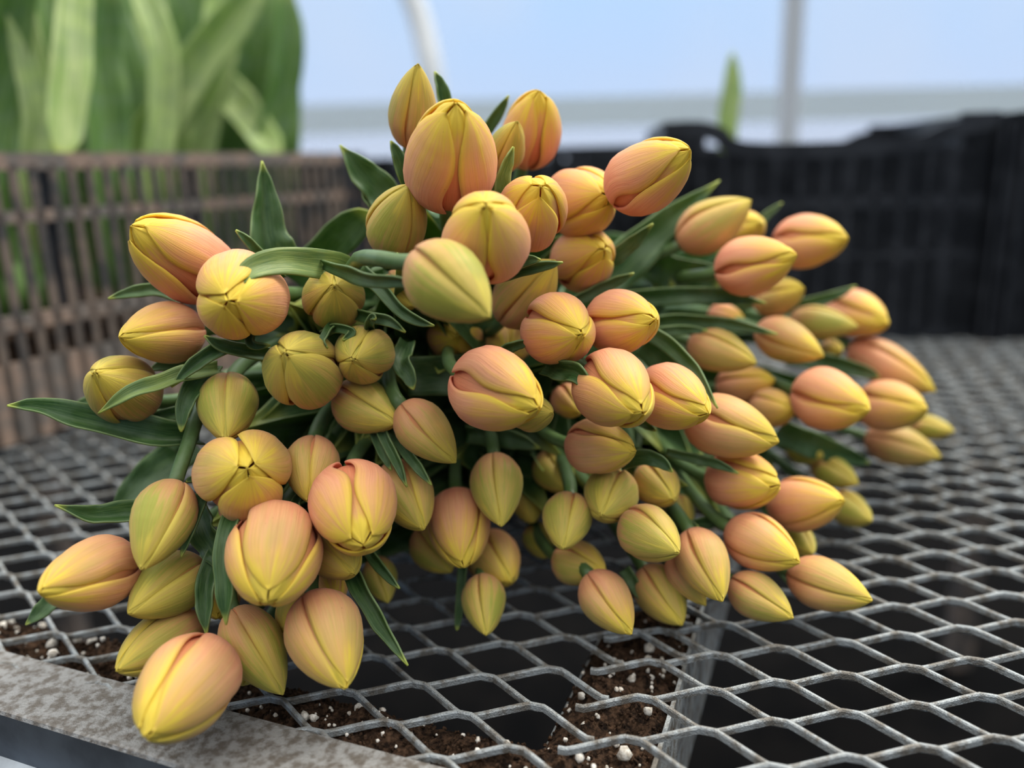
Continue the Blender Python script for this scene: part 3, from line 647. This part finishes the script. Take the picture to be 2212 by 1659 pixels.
WAIST_A = np.array([-0.030, 0.560, 0.085]); WAIST_B = np.array([0.06, 0.66, 0.085])
GROUP = 'cut peach and yellow tulips heaped on the bench'
tulips = []
CAMR, CAMU, CAMF = RT, UP, FW
for k, bd in enumerate(buds):
    rng = random.Random(100+k); A, base, R, L = bd['A'], bd['base'], bd['R'], bd['L']
    root = empty('tulip', base); tag(root, bd['label'], 'tulip', GROUP); loc = base; tulips.append(root)
    roll = bd['roll']
    if roll > 500: ref = CAMU; roll -= 1000
    else: ref = EYE-bd['C']
    N = unit(ref-np.dot(ref, A)*A); B = np.cross(A, N); th0 = math.radians(roll)
    full = min(1, max(0, 0.05+0.15*bd['ripe']+1.0*bd['op']))
    pp = dict(loc=loc, ripe=bd['ripe'], head=bd['roll'] > 500)
    for q in range(3): petal('petal', R, L, th0+q*2*math.pi/3, bd['op'], full, rng, A, N, B, base, root, pp)
    for q in range(3): petal('inner_petal', R, L, th0+math.pi/3+q*2*math.pi/3, bd['op'], full, rng, A, N, B, base, root, pp)
    # stem: leaves the bud along its axis and bends back to where the stalks lie together
    wst = WAIST_B if base[0] > 0.10 else WAIST_A
    if bd['c'] == (968, 612):
        S = catmull([base+A*R*.2, at(868, 566, .313), at(822, 559, .318), at(786, 557, .330), at(772, 563, .355), at(778, 580, .40), wst+np.array([0, 0, .12])], 34)
    elif bd['c'] == (350, 1124):
        S = catmull([base+A*R*.2, at(382, 1030, .352), at(405, 965, .362), at(432, 890, .380), at(480, 820, .43), wst], 30)
    else:
        end = wst + (base-wst)*0.22*np.array([1, 0, 1.6]) + np.array([rng.uniform(-.02, .02), rng.uniform(0, .06), rng.uniform(-.02, .03)])
        end[2] = max(0.008, end[2])
        b1 = base - A*0.035; b2 = base*.55 + end*.45 + np.array([0, .06, 0])*(1 if base[1] < end[1]-.1 else 0)
        tt = np.linspace(0, 1, 24)[:, None]; S = (base+A*R*.2)*(1-tt)**3 + 3*b1*tt*(1-tt)**2 + 3*b2*tt*tt*(1-tt) + end*tt**3
        S[:, 2] = np.maximum(S[:, 2], .006)
    rs_ = 0.0031+0.0004*rng.random(); b = MB(); b.sweep(S, [(rs_*math.cos(2*math.pi*q/10), rs_*math.sin(2*math.pi*q/10)) for q in range(10)], upv=(.3, .2, 1))
    st = mesh_obj('stem', b.v, b.f, M_STEM, root, loc, [(.5, .3)]*len(b.v))
    # a leaf wrapped along the stem, mostly hidden among the stalks
    if k % 5 != 4 and bd['W'] > 60 and bd['c'] not in ((968, 612), (350, 1124)):
        i0, i1 = 17, 4+rng.randrange(5)
        if i0 < len(S):
            offd = unit(np.array([rng.uniform(-1, 1), rng.uniform(-.5, .2), rng.uniform(-1, .6)]))*.012
            P = [S[i0], S[(i0+i1)//2]+offd*.7, S[i1]+offd+np.array([0, 0.010, 0])]
            leaf_mesh('leaf', P, [.004, .011, .013, .009, .003], M_LEAF, root, loc, .5, rng.uniform(-.9, .9), 16, None, .08, rng)
print('tulips', len(tulips))

# leaves that show between and around the flowers: (tulip index, [(x, y, distance)...] base to tip, widths px, cup, tilt)
idx = {bd['c']: k for k, bd in enumerate(buds)}
LV = [
 ((355,720), [(430,950,.385), (330,948,.372), (180,915,.362), (85,885,.355), (15,876,.35)], [60,78,72,42,8], .9, .55),
 ((200,1240), [(400,1110,.38), (290,1112,.368), (200,1118,.36), (118,1091,.35)], [50,56,46,6], .8, .5),
 ((400,560), [(400,650,.40), (345,628,.395), (290,632,.39), (233,645,.385)], [26,30,26,6], .5, .3),
 ((265,840), [(470,800,.375), (400,812,.362), (340,832,.350), (280,852,.345), (212,893,.343)], [34,40,38,34,6], .7, .5),
 ((492,878), [(520,740,.375), (470,758,.365), (420,790,.36), (370,836,.355)], [30,34,32,6], .8, .2),
 ((492,878), [(460,790,.378), (420,840,.366), (400,880,.36), (391,933,.357)], [44,46,36,14], .6, .3),
 ((520,642), [(600,590,.40), (572,520,.397), (570,430,.395), (566,347,.392)], [120,96,54,6], .7, .35),
 ((520,642), [(610,600,.39), (560,548,.375), (535,520,.37), (509,497,.368)], [16,22,18,5], .6, .0),
 ((722,643), [(760,610,.385), (735,580,.37), (670,570,.355), (600,566,.342), (540,585,.332), (500,632,.325)], [50,66,64,60,48,14], .3, .25),
 ((722,643), [(560,700,.385), (590,640,.375), (595,610,.365), (575,617,.358), (564,618,.356)], [20,26,22,16,10], .4, .3),
 ((858,480), [(640,610,.45), (690,560,.44), (735,510,.43), (795,455,.42)], [80,84,80,70], .25, .2),
 ((858,480), [(860,520,.42), (828,430,.415), (780,375,.41), (734,313,.405)], [60,78,66,6], .6, .3),
 ((858,480), [(850,530,.425), (815,470,.415), (790,430,.41), (782,410,.41)], [40,36,30,8], .5, .9),
 ((893,240), [(895,420,.385), (872,375,.378), (858,335,.375), (844,304,.373)], [36,34,26,6], .6, .2),
 ((893,240), [(968,300,.40), (960,240,.398), (950,190,.396), (939,154,.394)], [30,36,28,6], .9, .4),
 ((1145,285), [(1030,310,.43), (1055,275,.425), (1078,240,.42), (1099,206,.415)], [20,26,22,5], .5, .2),
 ((1148,458), [(1075,440,.37), (1082,390,.366), (1095,350,.363), (1109,317,.36)], [34,34,24,5], .9, .3),
 ((968,612), [(700,570,.36), (760,590,.335), (810,603,.322), (860,605,.314), (914,621,.308)], [20,40,36,30,6], .5, .6),
 ((722,643), [(790,590,.39), (825,622,.368), (865,668,.36), (905,692,.355), (938,704,.352)], [40,32,28,22,5], .8, .3),
 ((785,767), [(740,670,.38), (790,682,.366), (840,692,.36), (876,718,.358)], [24,26,24,6], .7, .3),
 ((785,767), [(800,720,.375), (797,700,.362), (805,685,.358), (812,690,.356)], [18,20,16,8], .6, .2),
 ((652,798), [(700,720,.372), (725,708,.362), (760,718,.358), (740,735,.356)], [18,20,18,8], .6, .2),
 ((652,798), [(740,690,.375), (712,712,.36), (700,738,.355), (708,752,.354)], [18,20,18,8], .6, .8),
 ((652,798), [(570,690,.38), (545,700,.366), (548,740,.36), (583,746,.357)], [24,28,24,8], .7, .5),
 ((520,642), [(640,770,.385), (560,765,.372), (480,748,.362), (441,725,.358)], [24,32,28,6], .8, .2),
 ((918,930), [(880,740,.385), (868,780,.374), (884,812,.370), (893,842,.368)], [34,46,34,14], .5, .2),
 ((1070,842), [(880,812,.41), (980,808,.415), (1080,795,.42)], [84,88,80], .3, .1),
 ((1070,842), [(1075,765,.375), (1100,750,.366), (1125,742,.362), (1150,734,.36)], [20,24,20,5], .5, .4),
 ((1048,512), [(1060,600,.365), (1120,582,.358), (1170,573,.353), (1216,567,.35)], [28,30,24,6], .6, .4),
 ((1048,512), [(1060,590,.36), (1110,570,.352), (1140,562,.348), (1168,561,.346)], [24,28,24,7], .3, .1),
 ((1208,713), [(1180,790,.375), (1215,797,.36), (1250,808,.352), (1283,852,.346)], [36,48,46,14], .8, .2),
 ((1262,560), [(1290,580,.42), (1330,552,.415), (1370,520,.41), (1411,483,.405)], [28,38,30,6], .4, .3),
 ((1535,487), [(1260,640,.47), (1350,560,.47), (1440,480,.475), (1555,390,.48)], [90,100,70,8], .4, .3),
 ((1343,697), [(1240,650,.41), (1290,625,.408), (1330,606,.405), (1370,590,.402)], [26,30,24,6], .5, .5),
 ((1625,572), [(1330,650,.46), (1430,640,.458), (1550,638,.455), (1655,655,.45)], [40,40,36,8], .4, .2),
 ((1552,758), [(1380,700,.45), (1470,692,.448), (1580,700,.446), (1680,722,.44)], [34,34,28,6], .4, .4),
 ((1552,758), [(1380,725,.445), (1430,716,.44), (1480,712,.438), (1530,714,.436)], [20,22,20,6], .4, .2),
 ((1452,860), [(1370,700,.42), (1440,740,.405), (1500,800,.392), (1550,882,.38)], [34,36,30,5], .5, .3),
 ((1568,922), [(1400,560,.49), (1450,590,.49), (1500,600,.49), (1560,610,.49)], [70,80,80,70], .3, .2),
 ((705,1375), [(745,1190,.375), (785,1270,.36), (830,1350,.35), (881,1438,.340)], [40,44,38,6], .9, .5),
 ((767,1095), [(790,1180,.38), (810,1210,.372), (835,1240,.368), (863,1272,.365)], [18,24,20,6], .6, .3),
 ((592,1195), [(560,1080,.37), (505,1120,.345), (488,1200,.335), (490,1280,.330), (488,1350,.328)], [30,44,46,42,10], .6, .5),
 ((592,1195), [(430,1090,.37), (448,1150,.362), (475,1190,.356), (505,1250,.352)], [50,72,66,30], .5, .6),
 ((478,1290), [(470,1190,.36), (450,1250,.352), (445,1310,.348), (446,1371,.345)], [34,42,38,6], .8, .3),
 ((350,1124), [(455,1030,.365), (430,1090,.352), (408,1150,.346), (391,1203,.342)], [20,30,24,6], .4, .3),
 ((350,1124), [(470,1040,.365), (440,1036,.36), (415,1036,.356), (401,1041,.354)], [12,16,14,5], .4, .3),
 ((918,930), [(800,900,.385), (815,950,.376), (830,985,.372), (845,1016,.37)], [18,20,18,5], .5, .2),
 ((918,930), [(815,900,.38), (835,950,.372), (860,1000,.368), (879,1052,.365)], [20,24,22,5], .8, .3),
 ((918,930), [(840,920,.38), (875,970,.372), (905,1010,.368), (932,1048,.365)], [20,26,22,5], .6, .3),
 ((767,1095), [(650,1070,.372), (640,1095,.36), (655,1115,.354), (676,1122,.350)], [20,24,20,6], .6, .3),
 ((1293,966), [(1340,1000,.395), (1385,985,.386), (1425,995,.382), (1453,1020,.38)], [30,36,30,8], .5, .3),
 ((1600,1040), [(1440,975,.405), (1500,990,.402), (1550,1002,.398), (1595,1023,.395)], [16,22,20,5], .4, .3),
 ((1074,1052), [(1010,935,.43), (1070,940,.425), (1120,950,.42), (1166,968,.415)], [40,46,40,10], .6, .3),
 ((1045,1302), [(1000,1210,.41), (996,1270,.408), (992,1320,.405), (987,1362,.402)], [18,18,16,10], .5, .1),
 ((1698,736), [(1640,670,.53), (1720,660,.53), (1790,642,.53), (1850,618,.53)], [28,28,24,6], .4, .3),
 ((1535,487), [(1630,490,.52), (1655,465,.52), (1690,438,.52)], [20,18,6], .4, .3),
 ((200,1240), [(190,1250,.39), (130,1285,.382), (90,1320,.378), (55,1350,.375)], [44,42,34,8], .4, .3),
 ((350,1124), [(420,960,.44), (350,1010,.43), (290,1060,.425), (240,1120,.42)], [76,80,60,14], .3, .3),
 ((350,1124), [(400,960,.43), (300,890,.42), (210,870,.415), (150,878,.41)], [60,46,32,8], .4, .3),
 ((355,720), [(480,820,.40), (420,800,.39), (360,790,.385), (320,800,.382)], [30,34,28,6], .4, .3),
 ((265,840), [(450,880,.395), (400,890,.385), (350,900,.38), (305,912,.376)], [26,30,26,6], .7, .2),
 ((1640,1173), [(1480,1140,.43), (1530,1128,.425), (1590,1123,.42)], [26,26,8], .4, .2),
 ((1520,1214), [(1440,1110,.42), (1475,1125,.415), (1510,1140,.41)], [20,24,8], .4, .2),
 ((1428,1283), [(1350,1230,.41), (1375,1270,.405), (1400,1310,.40)], [26,26,8], .4, .2),
 ((1782,1262), [(1660,1190,.43), (1690,1230,.425), (1740,1300,.415)], [30,26,8], .4, .2),
 ((1790,863), [(1700,770,.53), (1780,780,.525), (1860,800,.52), (1900,815,.52)], [36,40,30,10], .4, .3),
 ((1552,758), [(1390,740,.45), (1440,790,.46), (1470,850,.46)], [60,60,40], .4, .3),
 ((1735,1088), [(1680,930,.48), (1760,960,.50), (1830,985,.51), (1880,1000,.52)], [60,60,40,10], .4, .3),
 ((1452,860), [(1350,900,.42), (1385,912,.405), (1400,920,.395), (1418,930,.39)], [16,18,16,6], .5, .2),
]
BRIGHT = (3, 8, 16)                      # the few paler blades
for li, (key, pts, wd, cup, tilt) in enumerate(LV):
    k = idx[key]; root = tulips[k]; rng = random.Random(900+li)
    P = [at(x, y, d) for x, y, d in pts]
    W = [w_*0.5*pts[min(i, len(pts)-1)][2]/FPX for i, w_ in enumerate(wd)]
    leaf_mesh('leaf', P, W, M_BRIGHTLEAF if li in BRIGHT else M_LEAF, root, np.array(root.location), cup, tilt, 28, None, .10, rng, .0008)

# filler leaves added round the stalks to shade the pile's hollow, parented to tulips
rg = random.Random(31)
for q in range(360):
    k = rg.randrange(len(buds)) if q % 2 else rg.randrange(30); bd = buds[k]; root = tulips[k]
    if bd['d'] > .47: continue
    wst = WAIST_B if bd['base'][0] > .10 else WAIST_A
    p0 = wst + np.array([rg.uniform(-.05, .05), rg.uniform(-.06, .03), rg.uniform(-.05, .05)])
    if q % 3 == 0: p0[2] = rg.uniform(.01, .06)
    p2 = bd['base'] - bd['A']*.02 + (wst-bd['base'])*rg.uniform(.06, .2); pm = (p0+p2)/2 + np.array([rg.uniform(-.015, .015), 0, rg.uniform(-.01, .02)])
    for p_ in (p0, pm, p2): p_[2] = max(.010, p_[2])
    leaf_mesh('leaf', [p0, pm, p2], [.010, .022, .024, .014, .003], M_LEAF, root, np.array(root.location), .4, rg.uniform(-.9, .9), 14, None, .08, rg)

# ------------------------------------------------------------------ tulips growing in the bulb crate
def at_y(px, py, p2):                    # the point above ground spot p2's distance, seen at frame px, py
    d = np.dot(np.array([*p2, 0.15])-EYE, FW); return at(px, py, d)
PL = [  # (blades [(x,y,d) ...] widths) per plant, label
 ('young tulip plant at the far left of the bulb crate, its leaves leaving the frame', [([(-40,420,.76), (-20,200,.76), (20,0,.75), (60,-160,.74)], [60,110,120,60]), ([(60,420,.80), (40,250,.80), (-20,60,.80), (-60,-100,.80)], [60,100,100,40])]),
 ('young tulip plant in the bulb crate, one bright leaf hanging over the rim at left', [([(175,-190,.80), (160,-20,.78), (150,130,.76), (138,260,.745), (130,345,.735)], [40,70,84,76,60]), ([(90,440,.76), (95,250,.76), (60,80,.76), (30,-100,.76)], [50,80,80,40])]),
 ('young tulip plant in the bulb crate left of the crossing leaves, dark upright blades', [([(230,440,.84), (225,280,.84), (210,120,.84), (240,-80,.84)], [60,100,110,60]), ([(200,440,.9), (150,260,.9), (120,100,.9), (80,-80,.9)], [60,90,90,40]), ([(250,430,.92), (260,200,.92), (220,20,.92), (200,-120,.92)], [80,120,120,60])]),
 ('young tulip plant in the bulb crate, long pale leaf leaning up to the right', [([(310,350,.90), (350,250,.90), (430,130,.91), (520,20,.92), (600,-110,.93)], [60,84,92,84,40]), ([(290,430,.95), (320,220,.95), (330,60,.95), (310,-100,.95)], [70,90,90,40])]),
 ('young tulip plant behind the leaning pale leaf, curled light green blades', [([(330,420,.88), (345,250,.88), (345,110,.88), (310,0,.88), (290,-60,.88)], [50,66,76,70,40]), ([(380,330,.95), (420,240,.95), (470,120,.95), (480,0,.96), (500,-90,.96)], [50,76,84,76,40])]),
 ('young tulip plant in the bulb crate, pale leaf bent down over the rim at right', [([(430,160,1.03), (480,195,1.02), (520,240,1.0), (565,300,.98), (600,350,.96)], [40,90,84,70,56]), ([(420,430,1.0), (440,250,1.0), (470,120,1.0), (520,-60,1.0)], [60,100,110,50])]),
 ('young tulip plant at the right end of the bulb crate, dark leaves against the sky', [([(560,420,1.0), (590,250,1.0), (615,110,1.0), (610,-60,1.0)], [60,76,84,60]), ([(470,420,1.05), (530,240,1.05), (560,100,1.05), (560,-80,1.05)], [60,100,110,60]), ([(600,380,1.1), (600,220,1.1), (580,60,1.1), (520,-90,1.1)], [40,90,100,60])]),
 ('young tulip plant deep inside the bulb crate behind the slats, dull green', [([(60,640,.78), (70,520,.80), (40,400,.80), (60,300,.80)], [70,90,80,40]), ([(250,600,.95), (260,480,.95), (240,360,.95), (270,260,.95)], [60,90,80,40]), ([(480,560,1.1), (500,450,1.1), (520,380,1.1), (500,280,1.1)], [60,80,80,40])]),
 ('young tulip plant at the back of the bulb crate, dark blades filling the far left', [([(-60,440,1.0), (-40,220,1.0), (-10,60,1.0), (40,-160,1.0)], [90,140,150,90]), ([(110,440,1.02), (80,240,1.02), (60,100,1.02), (90,-120,1.02)], [90,130,140,80]), ([(180,440,1.04), (190,260,1.04), (170,80,1.04), (190,-140,1.04)], [90,120,130,80])]),
 ('young tulip plant at the back of the bulb crate, dark blades behind the leaning leaf', [([(350,440,1.04), (370,240,1.04), (410,60,1.04), (400,-120,1.04)], [90,130,140,80]), ([(270,440,1.06), (280,240,1.06), (300,80,1.06), (270,-120,1.06)], [90,120,130,80]), ([(480,420,1.08), (500,260,1.08), (520,100,1.08), (470,-120,1.08)], [80,110,130,80])]),
]
for qi, (lab, blades) in enumerate(PL):
    rng = random.Random(50+qi); P0 = at(*blades[0][0][0]); lo = np.array([P0[0], P0[1], 0.09])
    root = empty('young_tulip_plant', lo); tag(root, lab, 'plant', 'young tulip plants growing in the bulb crate')
    for pts, wd in blades:
        P = [at(*p_) for p_ in pts]; dmean = pts[0][2]
        if pts[0][1] > pts[-1][1]:
            f0 = np.array([P[0][0], P[0][1]+.02, 0.085]);  P = ([f0] if P[0][2] > .10 else []) + P
        W = [w_*.5*dmean/FPX for w_ in wd]
        leaf_mesh('leaf', P, W, M_PALELEAF if 'pale' in lab or 'bright' in lab or 'light' in lab else M_MIDLEAF, root, lo, .45, rng.uniform(-.5, .5), 26, None, .08, rng, .001)
# pale shoot standing in the black crate
P = [at(1570, 330, 1.15), at(1572, 250, 1.15), at(1580, 190, 1.15), at(1582, 110, 1.15)]
rt = empty('young_tulip_plant', P[0]); tag(rt, 'single pale green shoot standing up blurred behind the left corner of the black crate', 'plant')
leaf_mesh('leaf', P, [.012, .015, .014, .006], M_PALELEAF, rt, P[0], .4, .2, 18)
